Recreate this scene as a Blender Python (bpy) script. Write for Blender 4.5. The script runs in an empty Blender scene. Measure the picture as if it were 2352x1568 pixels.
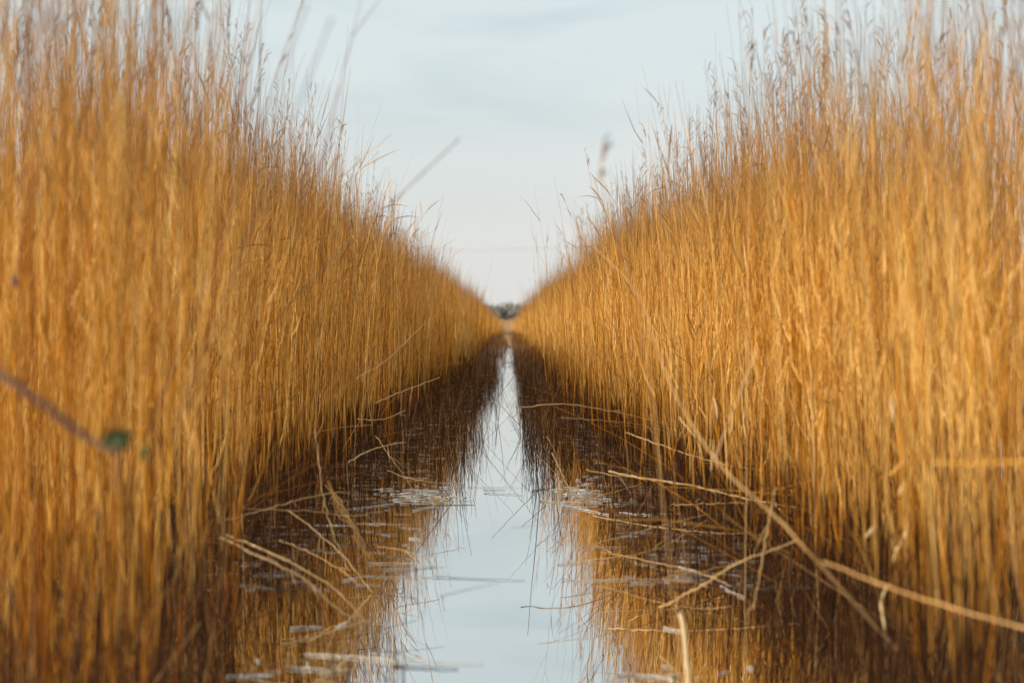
import bpy, math, random
import numpy as np
from mathutils import Vector, Matrix
C = bpy.context
SC = C.scene
COL = SC.collection
R = math.radians

# ------------------------------------------------------------------ camera
CAM_H = 1.0
FPX = 5553.0                       # focal length in pixels of a 2352 px wide frame (85 mm on 36 mm)
HORIZON = 738.0
cam_d = bpy.data.cameras.new('camera')
cam = bpy.data.objects.new('camera', cam_d); COL.objects.link(cam)
cam_d.lens = 85; cam_d.sensor_width = 36
cam_d.clip_start = 0.1; cam_d.clip_end = 6000
PITCH = math.atan((784 - HORIZON) / FPX)
YAW = math.atan((1176 - 1171) / FPX)
cam.location = (0, 0, CAM_H)
cam.rotation_euler = (R(90) - PITCH, 0, -YAW)
cam_d.dof.use_dof = True
cam_d.dof.focus_distance = 16.5
cam_d.dof.aperture_fstop = 3.8
SC.camera = cam

# ------------------------------------------------------------------ sky, sun, exposure
SUN_EL, SUN_AZ = R(23), R(243)      # azimuth clockwise from +Y: behind the camera, to its left
w = bpy.data.worlds.new('World'); SC.world = w; w.use_nodes = True
nt = w.node_tree; N = nt.nodes; L = nt.links
for n in list(N): N.remove(n)
out = N.new('ShaderNodeOutputWorld'); bg = N.new('ShaderNodeBackground'); bg.inputs['Strength'].default_value = 0.1
sky = N.new('ShaderNodeTexSky'); sky.sky_type = 'NISHITA'; sky.sun_disc = False
sky.sun_elevation = SUN_EL; sky.sun_rotation = SUN_AZ
tc = N.new('ShaderNodeTexCoord'); mp = N.new('ShaderNodeMapping'); mp.inputs['Scale'].default_value = (1.5, 1.5, 9)
noi = N.new('ShaderNodeTexNoise'); noi.inputs['Scale'].default_value = 3.2; noi.inputs['Detail'].default_value = 5; noi.inputs['Distortion'].default_value = .5
sep = N.new('ShaderNodeSeparateXYZ')
hz = N.new('ShaderNodeMapRange'); hz.interpolation_type = 'SMOOTHSTEP'
hz.inputs['From Min'].default_value = 0.01; hz.inputs['From Max'].default_value = 0.13
rampc = N.new('ShaderNodeMapRange'); rampc.inputs['From Min'].default_value = .36; rampc.inputs['From Max'].default_value = .60
rampc.inputs['To Min'].default_value = 0.0; rampc.inputs['To Max'].default_value = 1.0
cloud = N.new('ShaderNodeMix'); cloud.data_type = 'RGBA'
cloud.inputs['A'].default_value = (4.3, 5.1, 5.35, 1)      # thin blue-grey cloud
cloud.inputs['B'].default_value = (5.35, 5.95, 6.05, 1)      # paler cloud
low = N.new('ShaderNodeMix'); low.data_type = 'RGBA'
low.inputs['A'].default_value = (5.65, 5.7, 5.6, 1)       # milky horizon
fin = N.new('ShaderNodeMix'); fin.data_type = 'RGBA'; fin.inputs['Factor'].default_value = 0.9
L.new(tc.outputs['Generated'], mp.inputs['Vector']); L.new(mp.outputs['Vector'], noi.inputs['Vector'])
L.new(tc.outputs['Generated'], sep.inputs[0]); L.new(sep.outputs['Z'], hz.inputs['Value'])
L.new(noi.outputs['Fac'], rampc.inputs['Value']); L.new(rampc.outputs[0], cloud.inputs['Factor'])
L.new(hz.outputs[0], low.inputs['Factor']); L.new(cloud.outputs['Result'], low.inputs['B'])
L.new(sky.outputs[0], fin.inputs['A']); L.new(low.outputs['Result'], fin.inputs['B'])
L.new(fin.outputs['Result'], bg.inputs['Color']); L.new(bg.outputs[0], out.inputs[0])

sd = bpy.data.lights.new('sun', 'SUN'); sd.energy = 4.6; sd.angle = R(1.5); sd.color = (1, .90, .76)
so = bpy.data.objects.new('sun', sd); COL.objects.link(so)
dirv = Vector((math.sin(SUN_AZ) * math.cos(SUN_EL), math.cos(SUN_AZ) * math.cos(SUN_EL), math.sin(SUN_EL)))
so.rotation_euler = dirv.to_track_quat('Z', 'Y').to_euler(); so.location = (-5, -5, 12)
vs = SC.view_settings; vs.view_transform = 'Standard'; vs.look = 'None'; vs.gamma = 1; vs.exposure = 0.45; vs.use_curve_mapping = False
SC.cycles.max_bounces = 8; SC.cycles.diffuse_bounces = 3; SC.cycles.use_denoising = True

# ------------------------------------------------------------------ helpers
rng = np.random.default_rng(7)
random.seed(7)
cp, sp = math.cos(PITCH), math.sin(PITCH)
def ray(px, py):
    a = (px - 1176) / FPX; b = (784 - py) / FPX
    x, y, z = a, cp + b * sp, -sp + b * cp            # pitched-down camera
    return Vector((x * math.cos(YAW) + y * math.sin(YAW), -x * math.sin(YAW) + y * math.cos(YAW), z))
def at(px, py, d):
    r = ray(px, py); return Vector((0, 0, CAM_H)) + r * (d / r.y)
def on_water(px, py, z=0.004):
    r = ray(px, py); t = (z - CAM_H) / r.z; return Vector((0, 0, CAM_H)) + r * t

def tag(o, label=None, cat=None, group=None, kind=None):
    if label: o['label'] = label
    if cat: o['category'] = cat
    if group: o['group'] = group
    if kind: o['kind'] = kind
    return o

class Acc:
    """collects vertices and quads (numpy) and links them as one mesh"""
    def __init__(s): s.v = []; s.f = []; s.a = []; s.b = []; s.n = 0
    def add(s, v, f, tint, up):
        s.v.append(v.reshape(-1, 3)); s.f.append(f.reshape(-1, 4) + s.n)
        s.a.append(np.broadcast_to(tint, v.shape[:-1]).reshape(-1)); s.b.append(np.broadcast_to(up, v.shape[:-1]).reshape(-1))
        s.n += s.v[-1].shape[0]
    def mesh(s, name, mat, smooth=True):
        v = np.concatenate(s.v).astype(np.float32); f = np.concatenate(s.f).astype(np.int32)
        me = bpy.data.meshes.new(name)
        me.vertices.add(len(v)); me.vertices.foreach_set('co', v.ravel())
        me.loops.add(f.size); me.loops.foreach_set('vertex_index', f.ravel())
        me.polygons.add(len(f)); me.polygons.foreach_set('loop_start', np.arange(0, f.size, 4, dtype=np.int32))
        if smooth: me.polygons.foreach_set('use_smooth', np.ones(len(f), dtype=bool))
        for nm, arr in (('tint', s.a), ('up', s.b)):
            at_ = me.attributes.new(nm, 'FLOAT', 'POINT'); at_.data.foreach_set('value', np.concatenate(arr).astype(np.float32))
        me.update(calc_edges=True); me.materials.append(mat)
        return me
    def obj(s, name, mat, parent=None, smooth=True):
        o = bpy.data.objects.new(name, s.mesh(name, mat, smooth)); COL.objects.link(o)
        if parent: o.parent = parent
        return o

def norm(v): return v / np.maximum(np.linalg.norm(v, axis=-1, keepdims=True), 1e-9)

def tubes(acc, P, rad, tint, up, sides=3):
    """P (n,k,3) centre lines, rad (n,k)"""
    n, k, _ = P.shape
    T = norm(np.gradient(P, axis=1))
    ref = np.where(np.abs(T[..., 2:3]) > .7, np.array([1., .13, 0.]), np.array([0., .05, 1.]))
    A = norm(np.cross(T, ref)); B = np.cross(T, A)
    ph = np.arange(sides) * 2 * math.pi / sides
    V = P[:, :, None, :] + rad[:, :, None, None] * (A[:, :, None, :] * np.cos(ph)[:, None] + B[:, :, None, :] * np.sin(ph)[:, None])
    idx = np.arange(n * k * sides).reshape(n, k, sides)
    a = idx[:, :-1]; b = idx[:, 1:]
    F = np.stack([a, np.roll(a, -1, 2), np.roll(b, -1, 2), b], -1)
    acc.add(V, F, tint[:, None, None], up[:, :, None])
    if sides > 3 or n < 50:        # close both ends
        for e in (0, k - 1):
            ring = idx[:, e]
            if sides == 4: acc.f.append(ring.reshape(-1, 4) + acc.n - n * k * sides)
            elif sides == 6:
                acc.f.append(ring[:, [0, 1, 2, 3]].reshape(-1, 4) + acc.n - n * k * sides)
                acc.f.append(ring[:, [0, 3, 4, 5]].reshape(-1, 4) + acc.n - n * k * sides)

def ribbons(acc, P, W, side, tint, up):
    """P (n,k,3), W (n,k) half width, side (n,3)"""
    n, k, _ = P.shape
    T = norm(np.gradient(P, axis=1))
    S = norm(np.cross(T, norm(side)[:, None, :]))
    V = np.stack([P - S * W[..., None], P + S * W[..., None]], 2)
    idx = np.arange(n * k * 2).reshape(n, k, 2)
    F = np.stack([idx[:, :-1, 0], idx[:, :-1, 1], idx[:, 1:, 1], idx[:, 1:, 0]], -1)
    acc.add(V, F, tint[:, None, None], up[:, :, None])

# ------------------------------------------------------------------ materials
def reed_mat(name, lo, mid, hi, top, rough=.45, spec=.35, transl=.0):
    m = bpy.data.materials.new(name); m.use_nodes = True
    t = m.node_tree; n = t.nodes; l = t.links; p = n['Principled BSDF']
    a = n.new('ShaderNodeAttribute'); a.attribute_name = 'tint'
    u = n.new('ShaderNodeAttribute'); u.attribute_name = 'up'
    g = n.new('ShaderNodeNewGeometry'); nz = n.new('ShaderNodeTexNoise'); nz.inputs['Scale'].default_value = 14
    mp_ = n.new('ShaderNodeMapping'); mp_.inputs['Scale'].default_value = (3, 3, .6)
    l.new(g.outputs['Position'], mp_.inputs[0]); l.new(mp_.outputs[0], nz.inputs['Vector'])
    ad = n.new('ShaderNodeMath'); ad.operation = 'MULTIPLY_ADD'; ad.inputs[1].default_value = .35
    l.new(nz.outputs['Fac'], ad.inputs[0]); l.new(a.outputs['Fac'], ad.inputs[2])
    sb = n.new('ShaderNodeMath'); sb.operation = 'SUBTRACT'; sb.inputs[1].default_value = .175
    l.new(ad.outputs[0], sb.inputs[0])
    cr = n.new('ShaderNodeValToRGB'); cr.color_ramp.elements[0].color = (*lo, 1); cr.color_ramp.elements[1].color = (*hi, 1)
    cr.color_ramp.elements[0].position = .05; cr.color_ramp.elements[1].position = .95
    e = cr.color_ramp.elements.new(.5); e.color = (*mid, 1)
    l.new(sb.outputs[0], cr.inputs[0])
    mr = n.new('ShaderNodeMapRange'); mr.inputs['From Min'].default_value = .62; mr.inputs['From Max'].default_value = .98
    l.new(u.outputs['Fac'], mr.inputs['Value'])
    mx = n.new('ShaderNodeMix'); mx.data_type = 'RGBA'; mx.inputs['B'].default_value = (*top, 1)
    l.new(mr.outputs[0], mx.inputs['Factor']); l.new(cr.outputs[0], mx.inputs['A'])
    if name == 'dry_reed':  # dark ragged stem feet: wet stain, with the bed's base shade painted in
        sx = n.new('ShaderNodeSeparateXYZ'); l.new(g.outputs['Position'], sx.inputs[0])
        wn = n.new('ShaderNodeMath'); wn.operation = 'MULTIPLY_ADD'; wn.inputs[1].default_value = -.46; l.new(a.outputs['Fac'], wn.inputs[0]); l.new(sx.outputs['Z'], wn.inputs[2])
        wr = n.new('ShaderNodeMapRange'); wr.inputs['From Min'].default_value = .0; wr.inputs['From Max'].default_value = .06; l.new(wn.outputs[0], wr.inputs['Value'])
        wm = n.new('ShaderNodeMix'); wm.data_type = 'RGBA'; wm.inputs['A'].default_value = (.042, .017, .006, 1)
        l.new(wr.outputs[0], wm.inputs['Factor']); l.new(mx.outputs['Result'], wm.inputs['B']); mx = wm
    l.new(mx.outputs['Result'], p.inputs['Base Color'])
    p.inputs['Roughness'].default_value = rough; p.inputs['Specular IOR Level'].default_value = spec
    if transl > 0:
        tr = n.new('ShaderNodeBsdfTranslucent'); ms = n.new('ShaderNodeMixShader'); ms.inputs[0].default_value = transl
        l.new(mx.outputs['Result'], tr.inputs[0]); l.new(p.outputs[0], ms.inputs[1]); l.new(tr.outputs[0], ms.inputs[2])
        l.new(ms.outputs[0], n['Material Output'].inputs[0])
    return m
LO, MID, HI, TOP = (.25, .068, .002), (.58, .24, .018), (.86, .53, .17), (.24, .115, .03)
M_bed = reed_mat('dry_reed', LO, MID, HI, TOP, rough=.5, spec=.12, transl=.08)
M_far = reed_mat('pale_reed', (.24, .13, .055), (.40, .24, .11), (.55, .36, .2), (.36, .22, .12))  # paleness of distance haze mixed into the far reeds' colour
M_stem = reed_mat('dry_cane', (.50, .25, .07), (.70, .43, .17), (.82, .60, .33), (.5, .33, .18))
M_pale = reed_mat('bleached_reed', (.55, .46, .36), (.74, .67, .57), (.9, .86, .8), (.7, .6, .5))
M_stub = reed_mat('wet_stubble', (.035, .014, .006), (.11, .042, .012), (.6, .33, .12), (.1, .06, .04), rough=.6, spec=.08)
M_dark = reed_mat('rotten_reed', (.035, .015, .008), (.07, .03, .014), (.2, .11, .06), (.1, .06, .04))
M_head = reed_mat('seed_head_fluff_and_backlit_cane', (.13, .08, .06), (.2, .13, .09), (.3, .2, .14), (.2, .13, .1), rough=.8, spec=.1, transl=.15)

def plain(name, col, rough=.6, noise=None):
    m = bpy.data.materials.new(name); m.use_nodes = True; n = m.node_tree.nodes; l = m.node_tree.links; p = n['Principled BSDF']
    p.inputs['Roughness'].default_value = rough
    if noise:
        nz = n.new('ShaderNodeTexNoise'); nz.inputs['Scale'].default_value = noise[0]; nz.inputs['Detail'].default_value = 6
        tcn = n.new('ShaderNodeTexCoord'); l.new(tcn.outputs['Object'], nz.inputs['Vector'])
        cr = n.new('ShaderNodeValToRGB'); cr.color_ramp.elements[0].color = (*col, 1); cr.color_ramp.elements[1].color = (*noise[1], 1)
        cr.color_ramp.elements[0].position = .35; cr.color_ramp.elements[1].position = .65
        l.new(nz.outputs['Fac'], cr.inputs[0]); l.new(cr.outputs[0], p.inputs['Base Color'])
    else: p.inputs['Base Color'].default_value = (*col, 1)
    return m
M_mud = plain('wet_mud', (.035, .022, .014), .7, (3.0, (.09, .06, .035)))
M_wood = plain('winter_wood', (.20, .195, .16), .9, (.3, (.27, .265, .23)))  # lightened, with distance haze put into the wood colour
M_wood2 = plain('far_woodland', (.22, .27, .28), .9, (.3, (.27, .31, .31)))  # blue-grey of thicker haze painted into the trees themselves
M_wire = plain('weathered_wire', (.35, .36, .37), .5)
M_leaf = plain('fresh_leaf', (.016, .030, .004), .9, (60, (.04, .07, .008)))
M_twig = plain('alder_twig_bark_and_shaded_cane', (.10, .045, .035), .7, (40, (.16, .08, .06)))

def water_mat():
    m = bpy.data.materials.new('still_dark_water'); m.use_nodes = True; n = m.node_tree.nodes; l = m.node_tree.links
    n.remove(n['Principled BSDF'])
    df = n.new('ShaderNodeBsdfDiffuse'); df.inputs[0].default_value = (.012, .007, .004, 1)
    gl = n.new('ShaderNodeBsdfGlossy'); gl.inputs['Roughness'].default_value = .004; gl.inputs[0].default_value = (.96, .97, .96, 1)
    fr = n.new('ShaderNodeFresnel'); fr.inputs['IOR'].default_value = 1.6
    fm = n.new('ShaderNodeMath'); fm.operation = 'MULTIPLY_ADD'; fm.inputs[1].default_value = .32; fm.inputs[2].default_value = .68
    ms = n.new('ShaderNodeMixShader')
    g = n.new('ShaderNodeNewGeometry'); mpn = n.new('ShaderNodeMapping'); mpn.inputs['Scale'].default_value = (1.6, .9, 1)
    nz = n.new('ShaderNodeTexNoise'); nz.inputs['Scale'].default_value = 2.2; nz.inputs['Detail'].default_value = 2
    bp = n.new('ShaderNodeBump'); bp.inputs['Strength'].default_value = 1; bp.inputs['Distance'].default_value = .00035
    l.new(g.outputs['Position'], mpn.inputs[0]); l.new(mpn.outputs[0], nz.inputs['Vector']); l.new(nz.outputs['Fac'], bp.inputs['Height'])
    l.new(bp.outputs[0], gl.inputs['Normal'])
    l.new(fr.outputs[0], fm.inputs[0]); l.new(fm.outputs[0], ms.inputs[0]); l.new(df.outputs[0], ms.inputs[1]); l.new(gl.outputs[0], ms.inputs[2])
    l.new(ms.outputs[0], n['Material Output'].inputs[0])
    return m
M_water = water_mat()

# ------------------------------------------------------------------ ground with the ditch cut in it, and the water
def sheet(name, xs, ys, zf, mat):
    vs_ = [(x, y, zf(x, y)) for y in ys for x in xs]; nx = len(xs)
    fs = [(j * nx + i, j * nx + i + 1, (j + 1) * nx + i + 1, (j + 1) * nx + i) for j in range(len(ys) - 1) for i in range(nx - 1)]
    me = bpy.data.meshes.new(name); me.from_pydata(vs_, [], fs); me.materials.append(mat)
    o = bpy.data.objects.new(name, me); COL.objects.link(o); return tag(o, kind='structure')
CH_END = 205
def gz(x, y):
    inside = min(1, max(0, (4.4 - abs(x)) / .8)) * min(1, max(0, (CH_END - y) / 3)) * min(1, max(0, (y + 12) / 2))
    return .05 - .4 * inside
xs = [-3000, -400, -60, -12] + [-6 + .4 * i for i in range(31)] + [12, 60, 400, 3000]
ys = [-60, -14, -12, -10] + [6 * i for i in range(0, 33)] + [199, 202, 205, 208, 240, 400, 900, 4500]
sheet('ground', xs, ys, gz, M_mud)
sheet('water', [-5.2, 5.2], [-13, 60, 120, 206], lambda x, y: 0, M_water)

# ------------------------------------------------------------------ reed beds
def edge(side, y):
    """lateral distance of the bed's front edge from the ditch centre line"""
    y = np.asarray(y, float)
    wob = .07 * np.sin(y * .9 + side) + .06 * np.sin(y * .37 + 2 * side) + .05 * np.sin(y * 2.1 - side)
    wob = wob * np.clip(y / 60, .7, 1.3)
    if side < 0: base = 1.22 - .46 * np.clip((10.0 - y) / 3.4, 0, 1)
    else: base = np.where(y < 30, .98, .98 - .06 * np.clip((y - 30) / 60, 0, 1)) - .04 * np.clip((8 - y) / 3, 0, 1)
    bay = .10 * np.sin(y * .16 + side * 1.7) * np.clip((y - 12) / 15, 0, 1)
    return base + wob + bay - .30 * np.clip((y - 80) / 90, 0, 1)
def clump(x, y, s):
    return .5 + .25 * (np.sin(x * 3.1 * s + 1.3 * np.sin(y * 2.3 * s)) + np.sin(y * 3.7 * s + 2 * np.sin(x * 1.9 * s + 1)))

def gen_bed(acc, side, y0, y1, dens, rmul, lod, width=2.5, height=1.93):
    n = int(dens * (y1 - y0) * (width + .5))
    y = rng.uniform(y0, y1, n); q = rng.uniform(-.5, width, n)
    keep = np.where(q < 0, .30 * np.exp(q * 3.3) * np.clip((y - 8) / 2, 0, 1), np.clip(.55 + .65 * q, 0, 1)) * (0.25 + .95 * clump(q, y, 1.7))
    if y0 < 9: keep *= np.where(y < 9, np.clip(.25 + .75 * (y - 3) / 6, .3, 1), 1)
    gap = np.clip((clump(q * 1.2, y, 1.1) - .30) * 6, .12, 1); keep *= np.where(y < 26, gap, 1)
    k = rng.uniform(0, 1, n) < keep
    y, q = y[k], q[k]; n = len(y)
    x = side * (edge(side, y) + q)
    H = height + rng.normal(0, .10, n) + .16 * (clump(q, y, .8) - .5) - .50 * (rng.uniform(0, 1, n) ** (1.8 - .5 * np.clip((18 - y) / 7, 0, 1))) * (1 + .5 * np.clip((18 - y) / 9, 0, 1)) + .10 + .16 * np.clip((18 - y) / 9, 0, 1)
    H = np.where(y < 12, H - (.05 if side < 0 else .14) * (12 - y) / 8, H)
    H = H + (.13 if side < 0 else .03) * np.clip((y - 6) / 4, .3, 1) * np.clip((40 - y) / 22, 0, 1)
    H *= np.where(q < 0, .90, 1) * (1 - .38 * np.clip((y - 100) / 50, 0, 1))
    H *= 1 + .06 * np.clip(q / 2, 0, 1)
    tall = rng.uniform(0, 1, n) < .05; H = np.where(tall, H + rng.uniform(.1, .38, n), H)
    lean_a = rng.uniform(0, 2 * math.pi, n); lean = np.abs(rng.normal(0, .075, n))
    odd = (rng.uniform(0, 1, n) < .05) & (y > 7) & (q > .25); lean = np.where(odd, rng.uniform(.12, .38, n), lean)
    lx = np.cos(lean_a) * lean - side * .02; ly = np.sin(lean_a) * lean
    cur_a = rng.uniform(0, 2 * math.pi, n); cur = np.abs(rng.normal(0, .05, n)) * H
    K = (10, 9, 6, 4)[lod]
    t = np.linspace(0, 1, K)[None, :]
    wob = rng.normal(0, .003, (n, K, 2)) * (lod < 2) + (rng.uniform(.002, .022, n)[:, None] * np.sin(rng.uniform(0, 6.3, n)[:, None] + rng.uniform(3, 9, n)[:, None] * t))[..., None] * rng.normal(0, .8, (n, 1, 2)) * t[..., None] ** .7
    P = np.zeros((n, K, 3))
    P[..., 0] = x[:, None] + lx[:, None] * H[:, None] * t + np.cos(cur_a)[:, None] * cur[:, None] * t ** 2.6 + wob[..., 0]
    P[..., 1] = y[:, None] + ly[:, None] * H[:, None] * t + np.sin(cur_a)[:, None] * cur[:, None] * t ** 2.6 + wob[..., 1]
    P[..., 2] = -.04 + (H[:, None] + .04) * t * (1 - .35 * (lean[:, None] ** 2)) 
    rad = rng.uniform(.0014, .0033, n)[:, None] * rmul * np.array([1 - .78 * tt ** 1.4 for tt in t[0]])[None, :]
    tint = np.clip(rng.beta(1.15, 1.15, n) + .34 * (clump(x, y, .6) - .5) + .15 * (clump(x, y, 2.9) - .5), 0, 1)
    upv = np.clip(P[..., 2] / 2.05, 0, 1) * .8 + .2 * t
    tubes(acc, P, rad, tint, upv, 3)
    # blades and wisps on the upper half
    nb = (9, 7, 4, 2)[lod]; kb = (5, 5, 3, 2)[lod]
    for b in range(nb):
        s0 = rng.uniform(.38 if b > 1 else .15, .88, n)
        sel = rng.uniform(0, 1, n) < (.85 if lod < 2 else .9)
        idx = np.nonzero(sel)[0]; s = s0[idx]; m = len(idx)
        f = s * (K - 1); i0 = np.minimum(f.astype(int), K - 2); fr = (f - i0)[:, None]
        base = P[idx, i0] * (1 - fr) + P[idx, i0 + 1] * fr
        Tn = norm(P[idx, i0 + 1] - P[idx, i0])
        az = rng.uniform(0, 2 * math.pi, m); outv = np.stack([np.cos(az), np.sin(az), np.zeros(m)], -1)
        ang = np.abs(rng.normal(.16, .11, m))[:, None]
        ln = (rng.uniform(.12, .38, m) * (1.15 - .5 * s))[:, None]
        droop = (rng.uniform(-.05, .45, m) ** 1)[:, None] * (rng.uniform(0, 1, m) < .5)[:, None]
        tt = np.linspace(0, 1, kb)
        D = Tn * np.cos(ang) + outv * np.sin(ang)
        Q = base[:, None, :] + (Tn * np.cos(ang))[:, None, :] * ln[:, None, :] * tt[None, :, None] + (outv * np.sin(ang))[:, None, :] * ln[:, None, :] * (tt ** .6)[None, :, None]
        Q = Q + (outv * .5 - np.array([0, 0, 1.])) [:, None, :] * (droop * ln)[:, None, :] * (tt ** 2.2)[None, :, None]
        Wd = rng.uniform(.0008, .0019, m)[:, None] * (1.25, 1.3, 2.0, 3.0)[lod] * np.array([max(.12, 1 - u_ ** 1.5) for u_ in tt])[None, :]
        sv = norm(rng.normal(0, 1, (m, 3)))
        ribbons(acc, Q, Wd, sv, np.clip(tint[idx] + rng.normal(.08, .12, m), 0, 1), np.repeat(np.clip(s[:, None] * .8 + .22, 0, 1), kb, 1))
    if lod < 2:                    # sparse one-sided seed heads
        idx = np.nonzero(rng.uniform(0, 1, n) < .16)[0]; m = len(idx)
        hd = rng.uniform(0, 2 * math.pi, m)
        for b in range(9):
            s = rng.uniform(.90, 1.0, m)
            f = s * (K - 1); i0 = np.minimum(f.astype(int), K - 2); fr = (f - i0)[:, None]
            base = P[idx, i0] * (1 - fr) + P[idx, i0 + 1] * fr
            az = hd + rng.normal(0, .6, m); outv = np.stack([np.cos(az), np.sin(az), np.zeros(m)], -1)
            tt = np.linspace(0, 1, 3); ln = rng.uniform(.05, .13, m)[:, None, None]
            Q = base[:, None, :] + (outv[:, None, :] * .35 * tt[None, :, None] + np.array([0, 0, .9]) * (tt - .55 * tt ** 2)[None, :, None]) * ln
            Wd = np.array([.0008, .0017, .0005])[None, :] * np.ones((m, 1))
            ribbons(acc, Q, Wd, norm(rng.normal(0, 1, (m, 3))), tint[idx] * .6, np.full((m, 3), 1.0))
    # leaning and fallen canes near the water line
    nf = int((y1 - y0) * (9, 9, 3, 1)[lod])
    yf = rng.uniform(max(y0, 7.5), y1, nf); qf = rng.uniform(-.1, .7, nf); xf = side * (edge(side, yf) + qf)
    az = rng.uniform(0, 2 * math.pi, nf); el = rng.uniform(.05, .9, nf); ln = rng.uniform(.3, 1.1, nf)
    tt = np.linspace(0, 1, 5)
    Pf = np.zeros((nf, 5, 3))
    Pf[..., 0] = xf[:, None] + (np.cos(az) * np.cos(el) * ln)[:, None] * tt
    Pf[..., 1] = yf[:, None] + (np.sin(az) * np.cos(el) * ln)[:, None] * tt
    z0 = rng.uniform(0, .35, nf) * (rng.uniform(0, 1, nf) < .5)
    Pf[..., 2] = np.maximum(.002, z0[:, None] + (np.sin(el) * ln)[:, None] * tt - (rng.uniform(0, .3, nf) * ln)[:, None] * tt ** 2)
    tubes(acc, Pf, rng.uniform(.0014, .003, nf)[:, None] * rmul * (1 - .5 * tt)[None, :], rng.uniform(0, .7, nf), np.full((nf, 5), .1), 3)

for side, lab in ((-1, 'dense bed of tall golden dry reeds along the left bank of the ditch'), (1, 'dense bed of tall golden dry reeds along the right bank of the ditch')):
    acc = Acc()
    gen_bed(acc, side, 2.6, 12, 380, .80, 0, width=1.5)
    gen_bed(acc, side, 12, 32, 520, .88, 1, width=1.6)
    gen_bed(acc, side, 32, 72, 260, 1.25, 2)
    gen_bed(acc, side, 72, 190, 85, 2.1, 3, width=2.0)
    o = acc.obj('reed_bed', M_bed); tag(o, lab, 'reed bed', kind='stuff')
acc = Acc()
n = 9000
y = rng.uniform(204, 222, n); x = rng.uniform(-14, 14, n); H = rng.normal(1.08, .12, n)
t = np.linspace(0, 1, 4)[None, :]; P = np.zeros((n, 4, 3)); la = rng.normal(0, .07, n); lb = rng.normal(0, .07, n)
P[..., 0] = x[:, None] + la[:, None] * t; P[..., 1] = y[:, None] + lb[:, None] * t; P[..., 2] = H[:, None] * t
tubes(acc, P, np.full((n, 4), .012) * (1 - .7 * t), np.clip(rng.beta(2.2, 2.2, n) + .25, 0, 1), t * .75 * np.ones((n, 1)), 3)
tag(acc.obj('reed_bed', M_far), 'pale low bed of reeds closing off the far end of the ditch', 'reed bed', kind='stuff')

# ------------------------------------------------------------------ far woodland and wires
def wood(name, mat, y, x0, x1, hf, ntree, label):
    acc = Acc()
    for i in range(ntree):
        tx = rng.uniform(x0, x1); ty = y + rng.uniform(-12, 12); th = hf(tx) * rng.uniform(.75, 1.08); cw = th * rng.uniform(.28, .45)
        m = 300
        d = norm(rng.normal(0, 1, (m, 3))) * (rng.uniform(0, 1, (m, 1)) ** .4)
        base = np.stack([tx + d[:, 0] * cw, ty + d[:, 1] * cw, th * .52 + d[:, 2] * th * .48], -1)
        tt = np.linspace(0, 1, 3); dirn = norm(rng.normal(0, .6, (m, 3)) + np.array([0, 0, .8]) + d * .6)
        Q = base[:, None, :] + dirn[:, None, :] * rng.uniform(.4, 1.3, m)[:, None, None] * tt[None, :, None]
        ribbons(acc, Q, rng.uniform(.05, .22, m)[:, None] * (1 - .8 * tt), norm(rng.normal(0, 1, (m, 3))), rng.uniform(0, 1, m), np.zeros((m, 3)))
        Pt = np.stack([np.array([tx, ty, z]) + np.array([rng.normal(0, .1), 0, 0]) for z in np.linspace(0, th * .8, 5)])[None]
        tubes(acc, Pt, np.linspace(.22, .05, 5)[None], np.array([.3]), np.zeros((1, 5)), 6)
    tag(acc.obj(name, mat), label, 'woodland', kind='stuff')
wood('distant_woodland', M_wood, 560, -60, 60, lambda x: 4.5 + .5 * math.sin(x * .31 + 1.2) + .3 * math.sin(x * .9), 240, 'blurred line of bare dark trees beyond the far end of the ditch')
wood('distant_woodland', M_wood2, 1100, -120, 120, lambda x: 9.5 + 1.2 * math.sin(x * .12), 150, 'faint blue-grey line of trees far behind the dark ones')

for py0, py1, lab in ((571, 567, 'uppermost thin grey overhead wire crossing the sky above the ditch end'),
                      (575, 570, 'middle thin grey overhead wire crossing the sky above the ditch end'),
                      (580, 576, 'lowest thin grey overhead wire crossing the sky above the ditch end')):
    a = at(1040, py0, 420); b = at(1250, py1, 410); d = (b - a) / (b.x - a.x)
    pts = [a + d * (xx - a.x) + Vector((0, 0, .0004 * xx * xx)) for xx in np.linspace(-95, 95, 25)]
    ac = Acc(); tubes(ac, np.array([[list(p) for p in pts]]), np.full((1, 25), .045), np.array([.5]), np.zeros((1, 25)), 6)
    tag(ac.obj('overhead_wire', M_wire), lab, 'overhead wire', 'overhead wires above the far end of the ditch')

# ------------------------------------------------------------------ single canes, leaves and floating pieces
def smooth_path(pts, k):
    pts = [Vector(p) for p in pts]
    if len(pts) == 2: return [pts[0].lerp(pts[1], i / (k - 1)) for i in range(k)]
    P = [pts[0] * 2 - pts[1]] + pts + [pts[-1] * 2 - pts[-2]]; res = []
    m = len(pts) - 1
    for i in range(k):
        f = i / (k - 1) * m; j = min(int(f), m - 1); u = f - j
        a, b, c, d = P[j], P[j + 1], P[j + 2], P[j + 3]
        res.append(.5 * ((2 * b) + (c - a) * u + (2 * a - 5 * b + 4 * c - d) * u * u + (3 * b - a - 3 * c + d) * u ** 3))
    return res
def cane_mesh(pts, r0, r1, mat, tint=.5, k=28, wob=.0015, name='cane', nodes=True, up=0.1):
    p = smooth_path(pts, k); ln = sum((p[i + 1] - p[i]).length for i in range(k - 1))
    Pn = np.array([[list(v) for v in p]]) + rng.normal(0, wob, (1, k, 3)) * (1 if wob else 0)
    rad = np.linspace(r0, r1, k)
    if nodes:
        step = max(3, int(k * .2 / max(ln, .2)))
        rad[::step] *= 1.28
    ac = Acc(); tubes(ac, Pn, rad[None], np.array([tint]), np.full((1, k), up), 6)
    return ac, p
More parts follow.
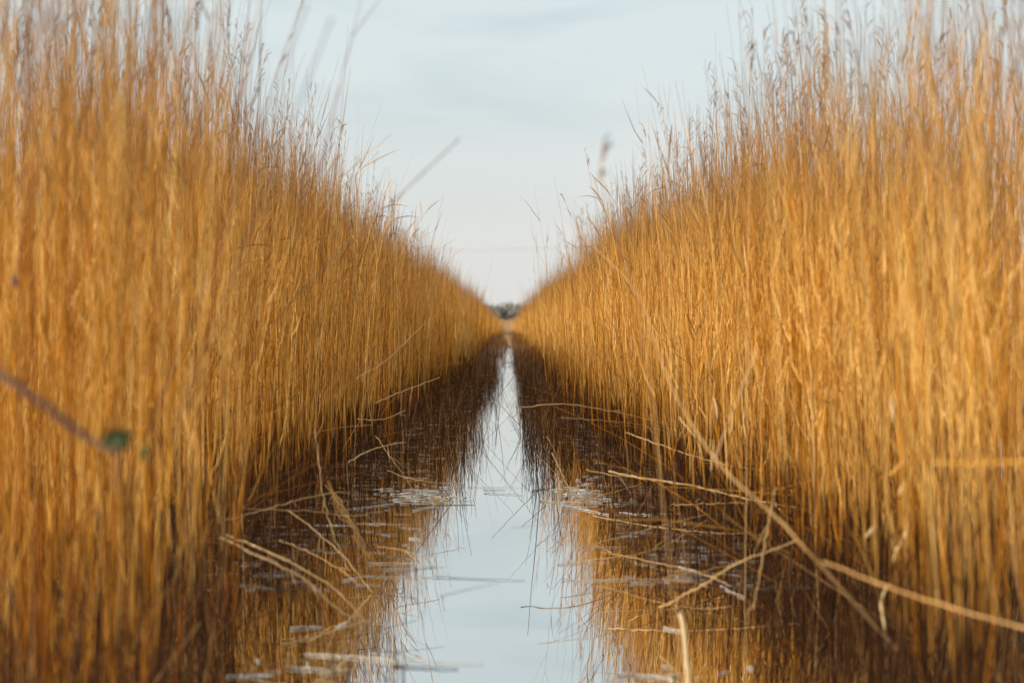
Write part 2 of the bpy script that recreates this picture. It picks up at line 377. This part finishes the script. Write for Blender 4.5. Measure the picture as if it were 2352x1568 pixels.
def leaf_acc(base, d, ln, wd, droop=.3, tint=.6, k=7, up=.1):
    d = Vector(d).normalized(); tt = np.linspace(0, 1, k)
    Q = np.array([[list(Vector(base) + d * ln * u - Vector((0, 0, droop * ln * u * u))) for u in tt]])
    W = np.array([[wd * max(.05, math.sin(math.pi * min(1, .12 + u * .9))) for u in tt]])
    ac = Acc(); ribbons(ac, Q, W, np.array([[.2, 1., .3]]), np.array([tint]), np.full((1, k), up)); return ac
G_LEAN = 'loose reed canes leaning out of the beds'
def cane(label, pts, r0=.0035, r1=.0018, mat=M_stem, tint=.5, leaves=0, head=False, group=G_LEAN, wob=.0015, cat='reed cane', name='reed_cane', k=28):
    root = bpy.data.objects.new(name, None); COL.objects.link(root); root.empty_display_size = .05
    root.location = pts[0]; tag(root, label, cat, group)
    off = Vector(pts[0]); lp = [Vector(p) - off for p in pts]
    ac, path = cane_mesh(lp, r0, r1, mat, tint, wob=wob, k=k); ac.obj('stem', mat, root)
    for i in range(leaves):
        j = int(rng.integers(int(len(path) * .35), len(path) - 2)); T = (path[j + 1] - path[j]).normalized()
        dd = T + Vector(rng.normal(0, .45, 3))
        leaf_acc(path[j], dd, rng.uniform(.04, .10), rng.uniform(.0012, .0022), .25, tint).obj('leaf', mat, root)
    if head:
        T = (path[-1] - path[-3]).normalized(); hb = Acc(); m = 22
        s = rng.uniform(0, 1, m); base = np.array([list(path[-1] - T * .09 * q_) for q_ in s])
        dv = norm(np.array([list(T)]) * 1.0 + rng.normal(0, .16, (m, 3)) + np.array([[.25, 0, -.1]])); tt = np.linspace(0, 1, 4)
        Q = base[:, None] + dv[:, None] * rng.uniform(.025, .055, m)[:, None, None] * tt[None, :, None] - np.array([0, 0, .02])[None, None] * (tt ** 2)[None, :, None]
        ribbons(hb, Q, np.array([[.0006, .0016, .0013, .0004]]) * np.ones((m, 1)), norm(rng.normal(0, 1, (m, 3))), rng.uniform(.2, .7, m), np.zeros((m, 4)))
        hb.obj('seed_head', M_head, root)
    return root
def W_(*a): return on_water(*a)

# near, strongly blurred
cane('left one of two pale grey out-of-focus canes slanting into the sky at upper left', [at(340, 1004, 5.0), at(706, 6, 3.5)], .0013, .0009, tint=.3, wob=0, mat=M_twig)  # both slanting canes take dark bark to paint in their shaded look
cane('right one of two pale grey out-of-focus canes slanting into the sky at upper left', [at(395, 997, 5.0), at(763, 40, 3.5)], .0013, .0009, tint=.3, wob=0, mat=M_twig)
cane('blurred bare cane slanting steeply up and right across the left reed tops', [at(560, 860, 8.2), at(650, 715, 7.6), at(905, 462, 5.4), at(1056, 318, 4.8)], .0016, .0010, tint=.3, wob=0, mat=M_head)  # grey-brown head colour paints in the backlit look of this cane
cane('blurred wavy cane with a dark seed head standing against the sky right of centre', [at(1560, 1500, 5.0), at(1480, 800, 4.8), at(1400, 470, 4.6), at(1380, 400, 4.6), at(1385, 326, 4.6)], .0013, .0010, tint=.25, head='small', wob=0)
cane('long thick blurred cane bent diagonally down across the right reed bed', [at(1302, 509, 9.2), at(1457, 664, 8.2), at(1530, 862, 7.0), at(1640, 1050, 5.8), at(1800, 1205, 5.5), at(1950, 1370, 5.6), at(2060, 1490, 6.3)], .0007, .0036, mat=M_stem, tint=.25, wob=.001)
cane('blurred straight cane running down to the lower right corner over the reeds', [at(1890, 1290, 4.9), at(2130, 1378, 4.6), at(2420, 1460, 4.4)], .0020, .0024, mat=M_stem, tint=.15, wob=.001)
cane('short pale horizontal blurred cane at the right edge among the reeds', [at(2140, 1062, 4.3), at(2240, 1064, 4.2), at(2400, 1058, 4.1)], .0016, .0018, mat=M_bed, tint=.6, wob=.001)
cane('pale bent cane leaning over the middle of the right bed', [at(1740, 800, 6.4), at(1700, 900, 6.4), at(1640, 1060, 6.6)], .0012, .002, tint=.8)
# twig with green leaf
tw = bpy.data.objects.new('leafy_twig', None); COL.objects.link(tw)
p0 = at(-60, 820, 3.3); tw.location = p0
tag(tw, 'dark purple-brown blurred twig with a small green leaf cluster at lower left', 'twig')
ac, pth = cane_mesh([p0 - p0, at(70, 905, 3.3) - p0, at(200, 1005, 3.35) - p0, at(275, 1040, 3.35) - p0], .006, .0035, M_twig, wob=.0005); ac.obj('stem', M_twig, tw)
ac, _ = cane_mesh([at(272, 1000, 3.35) - p0, at(268, 1050, 3.35) - p0, at(262, 1120, 3.35) - p0], .0035, .0012, M_twig, wob=0, nodes=False); ac.obj('stem', M_twig, tw)
for (px, py, dx, dz, ln, wd) in ((236, 1020, 1, .15, .040, .010), (238, 1006, 1, .3, .036, .009), (300, 1018, -1, .1, .036, .010), (250, 1000, .8, .12, .034, .009), (326, 1022, .4, -1, .022, .006)):
    ac = leaf_acc(at(px, py, 3.35 + .004 * dx) - p0, (dx, .2, dz), ln, wd, .15, k=8)
    o = ac.obj('leaf', M_leaf, tw); md = o.modifiers.new('thick', 'SOLIDIFY'); md.thickness = .0012

# tall single canes rising above the bed tops
for (lab, px, py, bx, d, r, hd) in (
    ('tall cane with a dark drooping seed head above the right bed', 1828, 95, 1880, 8.5, .0022, True),
    ('tall thin cane with a light head left of the dark-headed one on the right', 1725, 108, 1712, 8.6, .0016, True),
    ('single bare cane pointing up over the right reed tops near the middle', 1488, 262, 1545, 14, .0022, False),
    ('thin straight cane with a feathery tip at the left end of the right reed tops', 1322, 500, 1345, 34, .003, False),
    ('short bare cane beside the blurred slanting one over the left reed tops', 895, 380, 925, 19, .0028, False),
    ('thin leaning cane tip over the left reed tops right of the two blurred canes', 753, 190, 800, 14, .0016, False),
    ('very thin upright cane above the left reed tops below the two blurred canes', 823, 235, 815, 15, .0014, False),
    ('tall dark-headed cane above the left reeds near the top edge', 450, 15, 430, 8.4, .0020, True),
    ('slim cane with hooked tip between the dark-headed cane and the blurred ones', 522, 45, 560, 9, .0016, True),
    ('slim blurred cane rising at upper left next to the hooked one', 497, 30, 520, 9.3, .0014, False),
    ('thin cane with small head above the far left reed tops', 1035, 548, 1052, 44, .0035, False),
    ('very thin pale cane standing over the far end of the right bed', 1191, 628, 1200, 120, .007, False)):
    b = at(bx, HORIZON, d); b = Vector((b.x, d, -.02)); tp = at(px, py, d)
    mid = b.lerp(tp, .55) + Vector(((bx - px) / FPX * d * .12, 0, 0))
    cane(lab, [b, mid, b.lerp(tp, .85), tp], r * 1.3, r * .35, tint=.25, head=hd and d < 12, leaves=2 if d < 20 else 0, group='single canes rising above the reed tops', wob=.002)

# mid-ground canes leaning over the water, right bank
for (lab, pts, r, ti) in (
    ('arching golden cane reaching far over the water from the right bank', [(1196, 936, 13.0), (1290, 927, 13.1), (1400, 943, 13.3), (1480, 960, 13.5), (1610, 992, 13.9)], .0042, .75),
    ('thinner golden cane just below the arching one on the right', [(1290, 958, 13), (1390, 966, 13.1), (1470, 975, 13.3), (1600, 1012, 13.6)], .0026, .5),
    ('straight golden cane pointing down right out of the right bank shade', [(1437, 992, 11.8), (1520, 1022, 11.7), (1640, 1060, 11.6), (1760, 1082, 11.5)], .0034, .6),
    ('long bright cane crossing the dark foot of the right bed', [(1398, 1082, 10.6), (1480, 1098, 10.4), (1600, 1118, 10.2), (1720, 1145, 10), (1860, 1172, 9.9)], .0040, .8),
    ('cane lying just under the long bright one at the right bank', [(1345, 1078, 11), (1420, 1092, 10.9), (1560, 1108, 10.8), (1700, 1140, 10.7)], .0024, .5),
    ('cane sloping up right from the water in front of the right bed', [(1335, 1256, 10.0), (1440, 1228, 10.2), (1560, 1196, 10.4), (1625, 1180, 10.6)], .0032, .75),
    ('curved cane rising right below the sloping one over the reflections', [(1300, 1290, 9.7), (1420, 1278, 9.6), (1520, 1255, 9.7), (1625, 1192, 9.9)], .0026, .55),
    ('golden cane resting on the water then entering the right bed', [(1362, 1184, 11.6), (1480, 1206, 10.8), (1600, 1220, 10.5), (1750, 1228, 10.3)], .0034, .55),
    ('nearly level brown cane at the foot of the right bed', [(1540, 1160, 10.3), (1620, 1156, 10.2), (1720, 1154, 10.1)], .0028, .5),
    ('long cane climbing right across the dark reflections at lower right', [(1515, 1395, 7.8), (1600, 1350, 7.6), (1700, 1290, 7.5), (1830, 1240, 7.4)], .0034, .6),
    ('thin cane crossing the two others over the right reflections', [(1380, 1266, 9.8), (1500, 1290, 9.3), (1600, 1312, 9.0), (1680, 1345, 8.8)], .0024, .5),
    ('thin low cane over the gold reflection right of the open water', [(1445, 1345, 8.7), (1540, 1322, 8.8), (1640, 1305, 8.9), (1720, 1280, 9)], .0024, .5),
    ('cane bent down into the litter right of the open water', [(1268, 1040, 13.3), (1290, 1085, 13), (1310, 1125, 12.8), (1330, 1148, 12.9)], .0034, .7),
    ('slanting dark cane falling right over the open water', [(1232, 1045, 13.5), (1262, 1072, 13.4), (1300, 1112, 13.2), (1335, 1150, 13)], .0022, .1),
    ('thin cane rising right from the litter patch right of the open water', [(1325, 1152, 12.9), (1400, 1132, 12.9), (1480, 1108, 12.9)], .0026, .6),
    ('upright bent cane standing in front of the dark right bank foot', [(1255, 1000, 14), (1280, 1048, 13.6), (1268, 1062, 13.5)], .0020, .1),
    ('short pale cane pointing down right at the right bank', [(1560, 958, 9.5), (1582, 985, 9.4), (1600, 1005, 9.4)], .0030, .95),
    ('short pale upright stub under the short pale cane at the right bank', [(1640, 1010, 8.8), (1636, 1045, 8.8), (1632, 1080, 8.8)], .0028, .95),
    ('golden cane leaning left across the thick blurred diagonal cane', [(1782, 1120, 7.2), (1765, 1200, 7.3), (1745, 1320, 7.3), (1730, 1400, 7.4)], .0034, .6)):
    cane(lab, [at(*p) for p in pts], r * .72, r * .5, tint=ti * .8, wob=.0018, leaves=1 + (len(pts) > 3))
cane('thick pale snapped cane stub standing up at the bottom right of the water', [at(1562, 1405, 6.35), at(1572, 1460, 6.35), at(1588, 1640, 6.4)], .0062, .0075, tint=1.0, mat=M_stem, wob=.0005)

# left bank
for (lab, pts, r, ti) in (
    ('upper one of two parallel bright canes dipping into the water at lower left', [(520, 1228, 8.0), (620, 1268, 7.9), (760, 1345, 7.85), (812, 1395, 7.85), (845, 1438, 7.9)], .0042, .75),
    ('lower one of two parallel bright canes dipping into the water at lower left', [(505, 1232, 7.7), (600, 1278, 7.6), (700, 1330, 7.6), (760, 1385, 7.7), (835, 1436, 7.9)], .0046, .85),
    ('long cane falling right from the left bed above the parallel pair', [(660, 1170, 9.4), (720, 1215, 9.2), (790, 1278, 9.0), (858, 1362, 8.9)], .0034, .65),
    ('thin cane falling right between the long one and the parallel pair', [(640, 1240, 9.0), (700, 1262, 8.9), (770, 1300, 8.8), (830, 1345, 8.7)], .0026, .45),
    ('cane sloping up right through the left bed at mid height of the bank', [(515, 1194, 8.6), (600, 1172, 8.9), (690, 1146, 9.2), (790, 1128, 9.6)], .0030, .55),
    ('level brown cane at the foot of the left bed', [(560, 1168, 9.0), (700, 1172, 9.3), (800, 1184, 9.7), (850, 1180, 10)], .0022, .5),
    ('crooked upright cane standing in front of the dark left bank foot', [(722, 985, 9.4), (732, 1050, 9.4), (742, 1140, 9.3), (768, 1230, 9.2), (800, 1310, 9.1)], .0030, .6),
    ('short curved cane lying out to the right from the left bed', [(800, 1060, 11.6), (850, 1034, 12), (900, 1020, 12.3), (930, 1015, 12.5)], .0036, .7),
    ('thin curved cane above the short one at the left bed', [(820, 962, 12.6), (880, 962, 13), (930, 942, 13.4)], .0028, .8),
    ('long pale cane slanting up across the left bed toward the ditch', [(862, 925, 13), (920, 900, 13.6), (1010, 866, 14.5)], .0026, .95),
    ('thin pale cane slanting up higher on the left bed', [(815, 870, 12.6), (890, 825, 13.2), (975, 742, 14)], .0022, .95),
    ('thin cane falling left to right at the dark foot of the left bed', [(862, 1000, 13), (905, 1060, 12.6), (955, 1130, 12.4)], .0026, .45),
    ('pale curved cane resting on the water at the left bank', [(890, 1080, 12.6), (940, 1098, 12.3), (1000, 1108, 12.3), (1070, 1108, 12.5)], .0024, .8),
    ('pale cane with a kink below the left bundle over the reflections', [(865, 1255, 9.4), (920, 1262, 9.3), (965, 1278, 9.1)], .0028, .75),
    ('broken cane rising from the lower left water toward the cane tips', [(650, 1478, 7.3), (720, 1462, 7.4), (790, 1440, 7.6), (850, 1425, 7.8)], .0034, .6)):
    cane(lab, [at(*p) for p in pts], r * .72, r * .48, tint=ti * .8, wob=.0018, leaves=1 + (len(pts) > 3))
# shaggy hanging leaf bundle
rb = bpy.data.objects.new('dead_leaf_bundle', None); COL.objects.link(rb); b0 = at(757, 1105, 9.5); rb.location = b0
tag(rb, 'shaggy braided bundle of dead reed leaves hanging down in front of the left bed', 'leaf bundle')
for i in range(5):
    j = lambda s: rng.normal(0, s)
    pts = [at(757 + j(4), 1108 + j(6), 9.5), at(785 + j(6), 1170 + j(8), 9.5), at(812 + j(5), 1210, 9.5), at(825 + j(7), 1250, 9.5), at(845 + j(12), 1290 + j(14), 9.5)]
    ac, _ = cane_mesh([p - b0 for p in pts], 0.0026, .0014, M_stem, tint=.1 + .08 * i, wob=.003); ac.obj('leaf', M_stem, rb)

# small dark pod on the far left
pod = bpy.data.objects.new('seed_pod', None); COL.objects.link(pod); c0 = at(35, 645, 4.6); pod.location = c0
tag(pod, 'tiny dark blurred seed pod caught among the reeds at the far left', 'seed pod')
me = bpy.data.meshes.new('pod'); import bmesh
bm = bmesh.new(); bmesh.ops.create_icosphere(bm, subdivisions=3, radius=.0065)
for v in bm.verts: v.co.z *= 1.5 - 25 * v.co.z; v.co.x *= 1 + .2 * math.sin(v.co.z * 700)
bm.to_mesh(me); bm.free(); me.materials.append(M_twig); o = bpy.data.objects.new('pod', me); COL.objects.link(o); o.parent = pod
ac, _ = cane_mesh([Vector((0, 0, .008)), Vector((.006, .004, .04)), Vector((.004, .01, .09))], .0012, .0008, M_twig, wob=0, k=8, nodes=False); ac.obj('stalk', M_twig, pod)
# dangling pale leaf scraps in the right bed
for i, (lab, pts) in enumerate((
    ('uppermost crumpled pale leaf scrap in the lower right reeds', [(2086, 1098), (2072, 1118), (2064, 1140)]),
    ('long pale leaf scrap above the bent one in the lower right reeds', [(2084, 1205), (2074, 1240), (2060, 1262), (2050, 1290)]),
    ('bent pale leaf scrap hanging lowest in the lower right reeds', [(2040, 1340), (2024, 1380), (2030, 1425), (2032, 1448)]),
    ('pale leaf scrap shining at mid height in the right bed', [(2046, 905), (2050, 940), (2056, 975)]),
    ('small slanting leaf scrap left of the long pale one', [(2010, 1205), (1998, 1222), (1985, 1236)]),
    ('tiny pale leaf scrap beside the right bank top left of the thick diagonal cane', [(1640, 912), (1646, 940), (1648, 962)]))):
    q = [at(a, b, 6.2 if a > 1900 else 9) for a, b in pts]; c0 = q[0]
    ac = Acc(); k = 9; P = np.array([[list(v - c0) for v in smooth_path(q, k)]])
    ribbons(ac, P, np.array([[.004 * max(.2, math.sin(math.pi * (.1 + .85 * u))) for u in np.linspace(0, 1, k)]]), np.array([[0, 1., .4]]), np.array([.8]), np.zeros((1, k)))
    o = ac.obj('leaf_scrap', M_stem); o.location = c0; md = o.modifiers.new('thick', 'SOLIDIFY'); md.thickness = .0008
    tag(o, lab, 'leaf scrap', 'pale leaf scraps caught in the right bed')

# long floating canes
for (lab, a, b, r, mat, ti) in (
    ('dark sodden cane floating in the middle of the open water', (1000, 1323), (1205, 1331), .0034, M_dark, .3),
    ('faint grey cane floating at a slant across the open water', (1012, 1366), (1150, 1334), .0020, M_dark, .9),
    ('dark sodden cane floating at the bottom left of the open water', (905, 1527), (1052, 1534), .0060, M_dark, .1),
    ('long pale cane floating behind the dark one at the bottom left', (700, 1500), (940, 1518), .0048, M_pale, .3),
    ('pale grey cane floating right of the long one at the bottom', (930, 1512), (1110, 1524), .0028, M_pale, .0),
    ('pale cane floating on the gold reflection at the left', (845, 1292), (1006, 1296), .0036, M_pale, .2),
    ('second pale cane floating just below that on the left gold reflection', (846, 1322), (1000, 1324), .0030, M_pale, .2),
    ('crooked pale cane floating on the left reflection with a raised end', (880, 1306), (1000, 1300), .0034, M_pale, .1),
    ('short white piece floating alone on the left reflection', (940, 1235), (968, 1237), .0042, M_pale, .8),
    ('white cane floating left of the left litter patch', (800, 1168), (905, 1156), .0040, M_pale, .8),
    ('thick white cane floating at a slant under the left litter patch', (948, 1172), (1002, 1160), .0050, M_pale, .9),
    ('thin dark cane floating in the open water between the litter patches', (1112, 1132), (1200, 1136), .0034, M_dark, .2),
    ('thin dark cane floating above the other one between the litter patches', (1110, 1124), (1160, 1125), .0034, M_dark, .2),
    ('dark flat piece floating at the left end of the right litter patch', (1225, 1126), (1268, 1120), .0070, M_dark, .1),
    ('white cane floating below the right litter patch, longest there', (1288, 1158), (1400, 1182), .0048, M_pale, .9),
    ('second white cane floating above the longest under the right litter patch', (1240, 1146), (1352, 1166), .0034, M_pale, .7),
    ('white cane floating beside the golden ones in front of the right bed', (1422, 1176), (1500, 1182), .0040, M_pale, .8),
    ('pale cane floating on the right gold reflection', (1330, 1257), (1440, 1255), .0030, M_pale, .4),
    ('long level pale cane floating on the right gold reflection', (1290, 1330), (1500, 1328), .0036, M_pale, .2),
    ('pale cane floating with a bright end above the level one on the right', (1280, 1295), (1400, 1290), .0032, M_pale, .5),
    ('pale cane floating far right on the dark reflections', (1560, 1300), (1600, 1310), .0036, M_pale, .8),
    ('slanting pale cane floating at the lower right dark reflections', (1655, 1345), (1712, 1372), .0038, M_pale, .7),
    ('short pale cane floating behind the snapped stub', (1525, 1440), (1568, 1448), .0040, M_pale, .6),
    ('slanting white piece floating at the lower left between canes', (772, 1440), (806, 1425), .0052, M_pale, .9),
    ('white piece floating above the parallel canes at the left', (790, 1332), (826, 1324), .0042, M_pale, .8),
    ('long pale cane floating at the very bottom left corner of the water', (520, 1552), (640, 1540), .0050, M_pale, .4),
    ('thin pale cane floating across the water where the ditch widens', (1072, 1118), (1210, 1119), .0022, M_pale, .1)):
    p, q = W_(*a), W_(*b); m = (p + q) / 2 + Vector((0, rng.uniform(-.02, .02), 0)); c0 = p.copy()
    rr = r * (.5 if mat is M_dark else .7)
    ac, _ = cane_mesh([p - c0, m - c0, q - c0], rr * .8, rr * .4, mat, tint=ti, k=16, wob=.0008)
    o = ac.obj('floating_cane', mat); o.location = c0
    tag(o, lab, 'floating cane', 'reed canes floating on the ditch')
# small floating pieces, every one its own object
proto = []; proto_b = []
for i in range(7):
    k = 6; ln = (.04, .07, .10, .03, .05, .14, .02)[i]; a = rng.uniform(-.25, .25)
    pts = [Vector((-ln / 2, 0, 0)), Vector((0, rng.normal(0, .01), .003)), Vector((ln / 2, rng.normal(0, .006), .001))]
    ac, _ = cane_mesh(pts, .0042, .003, M_pale, tint=.3 + .1 * i, k=k, wob=.0008); me = ac.mesh('floating_fragment', M_pale)
    proto.append(me); mb = me.copy(); mb.materials[0] = M_stem; proto_b.append(mb)
patches = ((975, 1138, 85, 20, 100, 'white reed fragment floating in the litter patch left of the open water'),
           (1330, 1135, 95, 24, 75, 'white reed fragment floating in the litter patch right of the open water'),
           (690, 1530, 190, 50, 26, 'white reed fragment floating in the litter at the lower left'),
           (1545, 1550, 170, 34, 24, 'white reed fragment floating in the litter at the bottom right'))
for (cx, cy, sx, sy, m, lab) in patches:
    for i in range(m):
        brown = rng.uniform() < (.15 if cy < 1300 else .5)
        px = cx + rng.normal(0, sx * .5); py = cy + rng.normal(0, sy * .55)
        o = bpy.data.objects.new('floating_fragment', (proto_b if brown else proto)[int(rng.integers(0, 7))]); COL.objects.link(o)
        o.location = on_water(px, py, .003); o.rotation_euler = (0, rng.normal(0, .05), rng.normal(0, .8)); s = rng.uniform(.6, 1.35) * (1 if cy < 1300 else .7); o.scale = (s * rng.uniform(.7, 1.3), s * rng.uniform(1, 1.8), s * .7)
        lb = lab.replace('white', 'brown') if brown else lab; tag(o, lb, 'reed fragment', lb.replace('reed fragment', 'reed fragments'))
# rotten stubble and thin dark stalks between the beds and the open water, plus stalks inside the beds added to darken their feet
for side, lab in ((-1, 'thin dark stubble standing in the water along the left bed, with stalks added inside the bed to darken its feet'), (1, 'thin dark stubble standing in the water along the right bed, with stalks added inside the bed to darken its feet')):
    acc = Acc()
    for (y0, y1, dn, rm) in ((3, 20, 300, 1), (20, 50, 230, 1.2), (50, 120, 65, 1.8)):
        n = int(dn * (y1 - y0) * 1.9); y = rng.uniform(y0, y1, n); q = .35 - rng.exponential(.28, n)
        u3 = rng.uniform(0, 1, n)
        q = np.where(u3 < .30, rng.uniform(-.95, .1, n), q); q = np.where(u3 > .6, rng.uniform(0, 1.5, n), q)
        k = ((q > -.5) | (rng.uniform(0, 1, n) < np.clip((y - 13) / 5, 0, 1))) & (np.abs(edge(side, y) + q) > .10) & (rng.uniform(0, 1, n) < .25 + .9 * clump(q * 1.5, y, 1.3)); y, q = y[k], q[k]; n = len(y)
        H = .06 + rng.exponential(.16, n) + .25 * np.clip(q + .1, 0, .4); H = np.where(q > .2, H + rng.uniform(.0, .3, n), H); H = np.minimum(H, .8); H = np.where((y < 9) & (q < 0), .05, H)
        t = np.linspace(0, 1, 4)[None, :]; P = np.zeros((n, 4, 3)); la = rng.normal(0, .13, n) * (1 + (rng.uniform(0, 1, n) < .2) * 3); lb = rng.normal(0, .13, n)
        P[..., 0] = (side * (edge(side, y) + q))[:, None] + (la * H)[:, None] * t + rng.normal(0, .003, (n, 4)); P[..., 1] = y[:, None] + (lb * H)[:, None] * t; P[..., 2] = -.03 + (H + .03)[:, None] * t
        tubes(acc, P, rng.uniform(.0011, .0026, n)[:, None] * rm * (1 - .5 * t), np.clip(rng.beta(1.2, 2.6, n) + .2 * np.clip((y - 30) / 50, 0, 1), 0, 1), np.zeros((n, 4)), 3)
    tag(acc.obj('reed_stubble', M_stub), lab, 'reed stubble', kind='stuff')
# fine litter on the water
acc = Acc(); n = 15000
y = 9 + 95 * rng.uniform(0, 1, n) ** 1.35; sd_ = np.where(rng.uniform(0, 1, n) < .5, -1, 1)
q = np.where(rng.uniform(0, 1, n) < .5, rng.uniform(-.9, .5, n), rng.exponential(.30, n) * -1 + .55)
x = sd_ * np.where(sd_ < 0, edge(-1, y), edge(1, y)) + sd_ * np.clip(q, -1.1, .6)
x = np.where((np.abs(x) < .45) & (y < 30), x + np.sign(x) * .5, x); ln = rng.uniform(.015, .14, n) * (1 + y / 90); az = rng.normal(0, .55, n)
tt = np.linspace(-.5, .5, 3)
P = np.zeros((n, 3, 3)); P[..., 0] = x[:, None] + (np.cos(az) * ln)[:, None] * tt; P[..., 1] = y[:, None] + (np.sin(az) * ln)[:, None] * tt; P[..., 2] = .003
dk = rng.uniform(0, 1, n) < .68
for mk, mt, lab in ((dk, M_dark, 'fine dark rotten litter scattered on the ditch water'), (~dk, M_pale, 'fine pale straw litter scattered on the ditch water')):
    a_ = Acc(); k_ = int(mk.sum()); tubes(a_, P[mk], np.repeat(rng.uniform(.0004, .0011, k_)[:, None] * (1 + y[mk] / 90)[:, None], 3, 1), rng.uniform(0, .8, k_), np.zeros((k_, 3)), 3)
    tag(a_.obj('floating_litter', mt), lab, 'floating litter', kind='stuff')

# ------------------------------------------------------------------ single standing reeds in the water before the beds
stands = []
for v in range(8):
    h = rng.uniform(1.1, 1.95); bx, by = rng.normal(0, .09, 2)
    pts = [Vector((0, 0, -.05)), Vector((bx * .3, by * .3, h * .4)), Vector((bx, by, h * .8)), Vector((bx * 2.2, by * 2.2, h))]
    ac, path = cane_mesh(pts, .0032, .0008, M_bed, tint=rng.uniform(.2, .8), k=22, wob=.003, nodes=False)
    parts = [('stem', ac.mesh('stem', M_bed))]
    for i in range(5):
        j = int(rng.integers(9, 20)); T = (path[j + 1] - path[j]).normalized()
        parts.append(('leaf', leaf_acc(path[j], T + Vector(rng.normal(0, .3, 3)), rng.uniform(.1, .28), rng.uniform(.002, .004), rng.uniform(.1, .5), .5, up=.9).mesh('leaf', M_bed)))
    stands.append(parts)
def stand(x, y, lab, grp):
    parts = stands[int(rng.integers(0, 8))]
    r = bpy.data.objects.new('standing_reed', None); COL.objects.link(r); r.location = (x, y, 0); r.rotation_euler = (rng.normal(0, .05), rng.normal(0, .06), rng.uniform(0, 6.28)); r.scale = (1, 1, rng.uniform(.85, 1.12)); r.empty_display_size = .05
    tag(r, lab, 'reed', grp)
    for nm, me in parts:
        o = bpy.data.objects.new(nm, me); COL.objects.link(o); o.parent = r
for i in range(110):
    y = 9.0 + 22 * rng.uniform(0, 1) ** 1.2; x = -(float(edge(-1, y)) - abs(rng.normal(0, .16)) + .04)
    stand(x, y, 'thin reed standing in the water just in front of the left reed bed', 'thin reeds standing in front of the left bed')
for i in range(90):
    y = 9.0 + 22 * rng.uniform(0, 1) ** 1.2; x = float(edge(1, y)) - abs(rng.normal(0, .14)) + .04
    stand(x, y, 'thin reed standing in the water just in front of the right reed bed', 'thin reeds standing in front of the right bed')
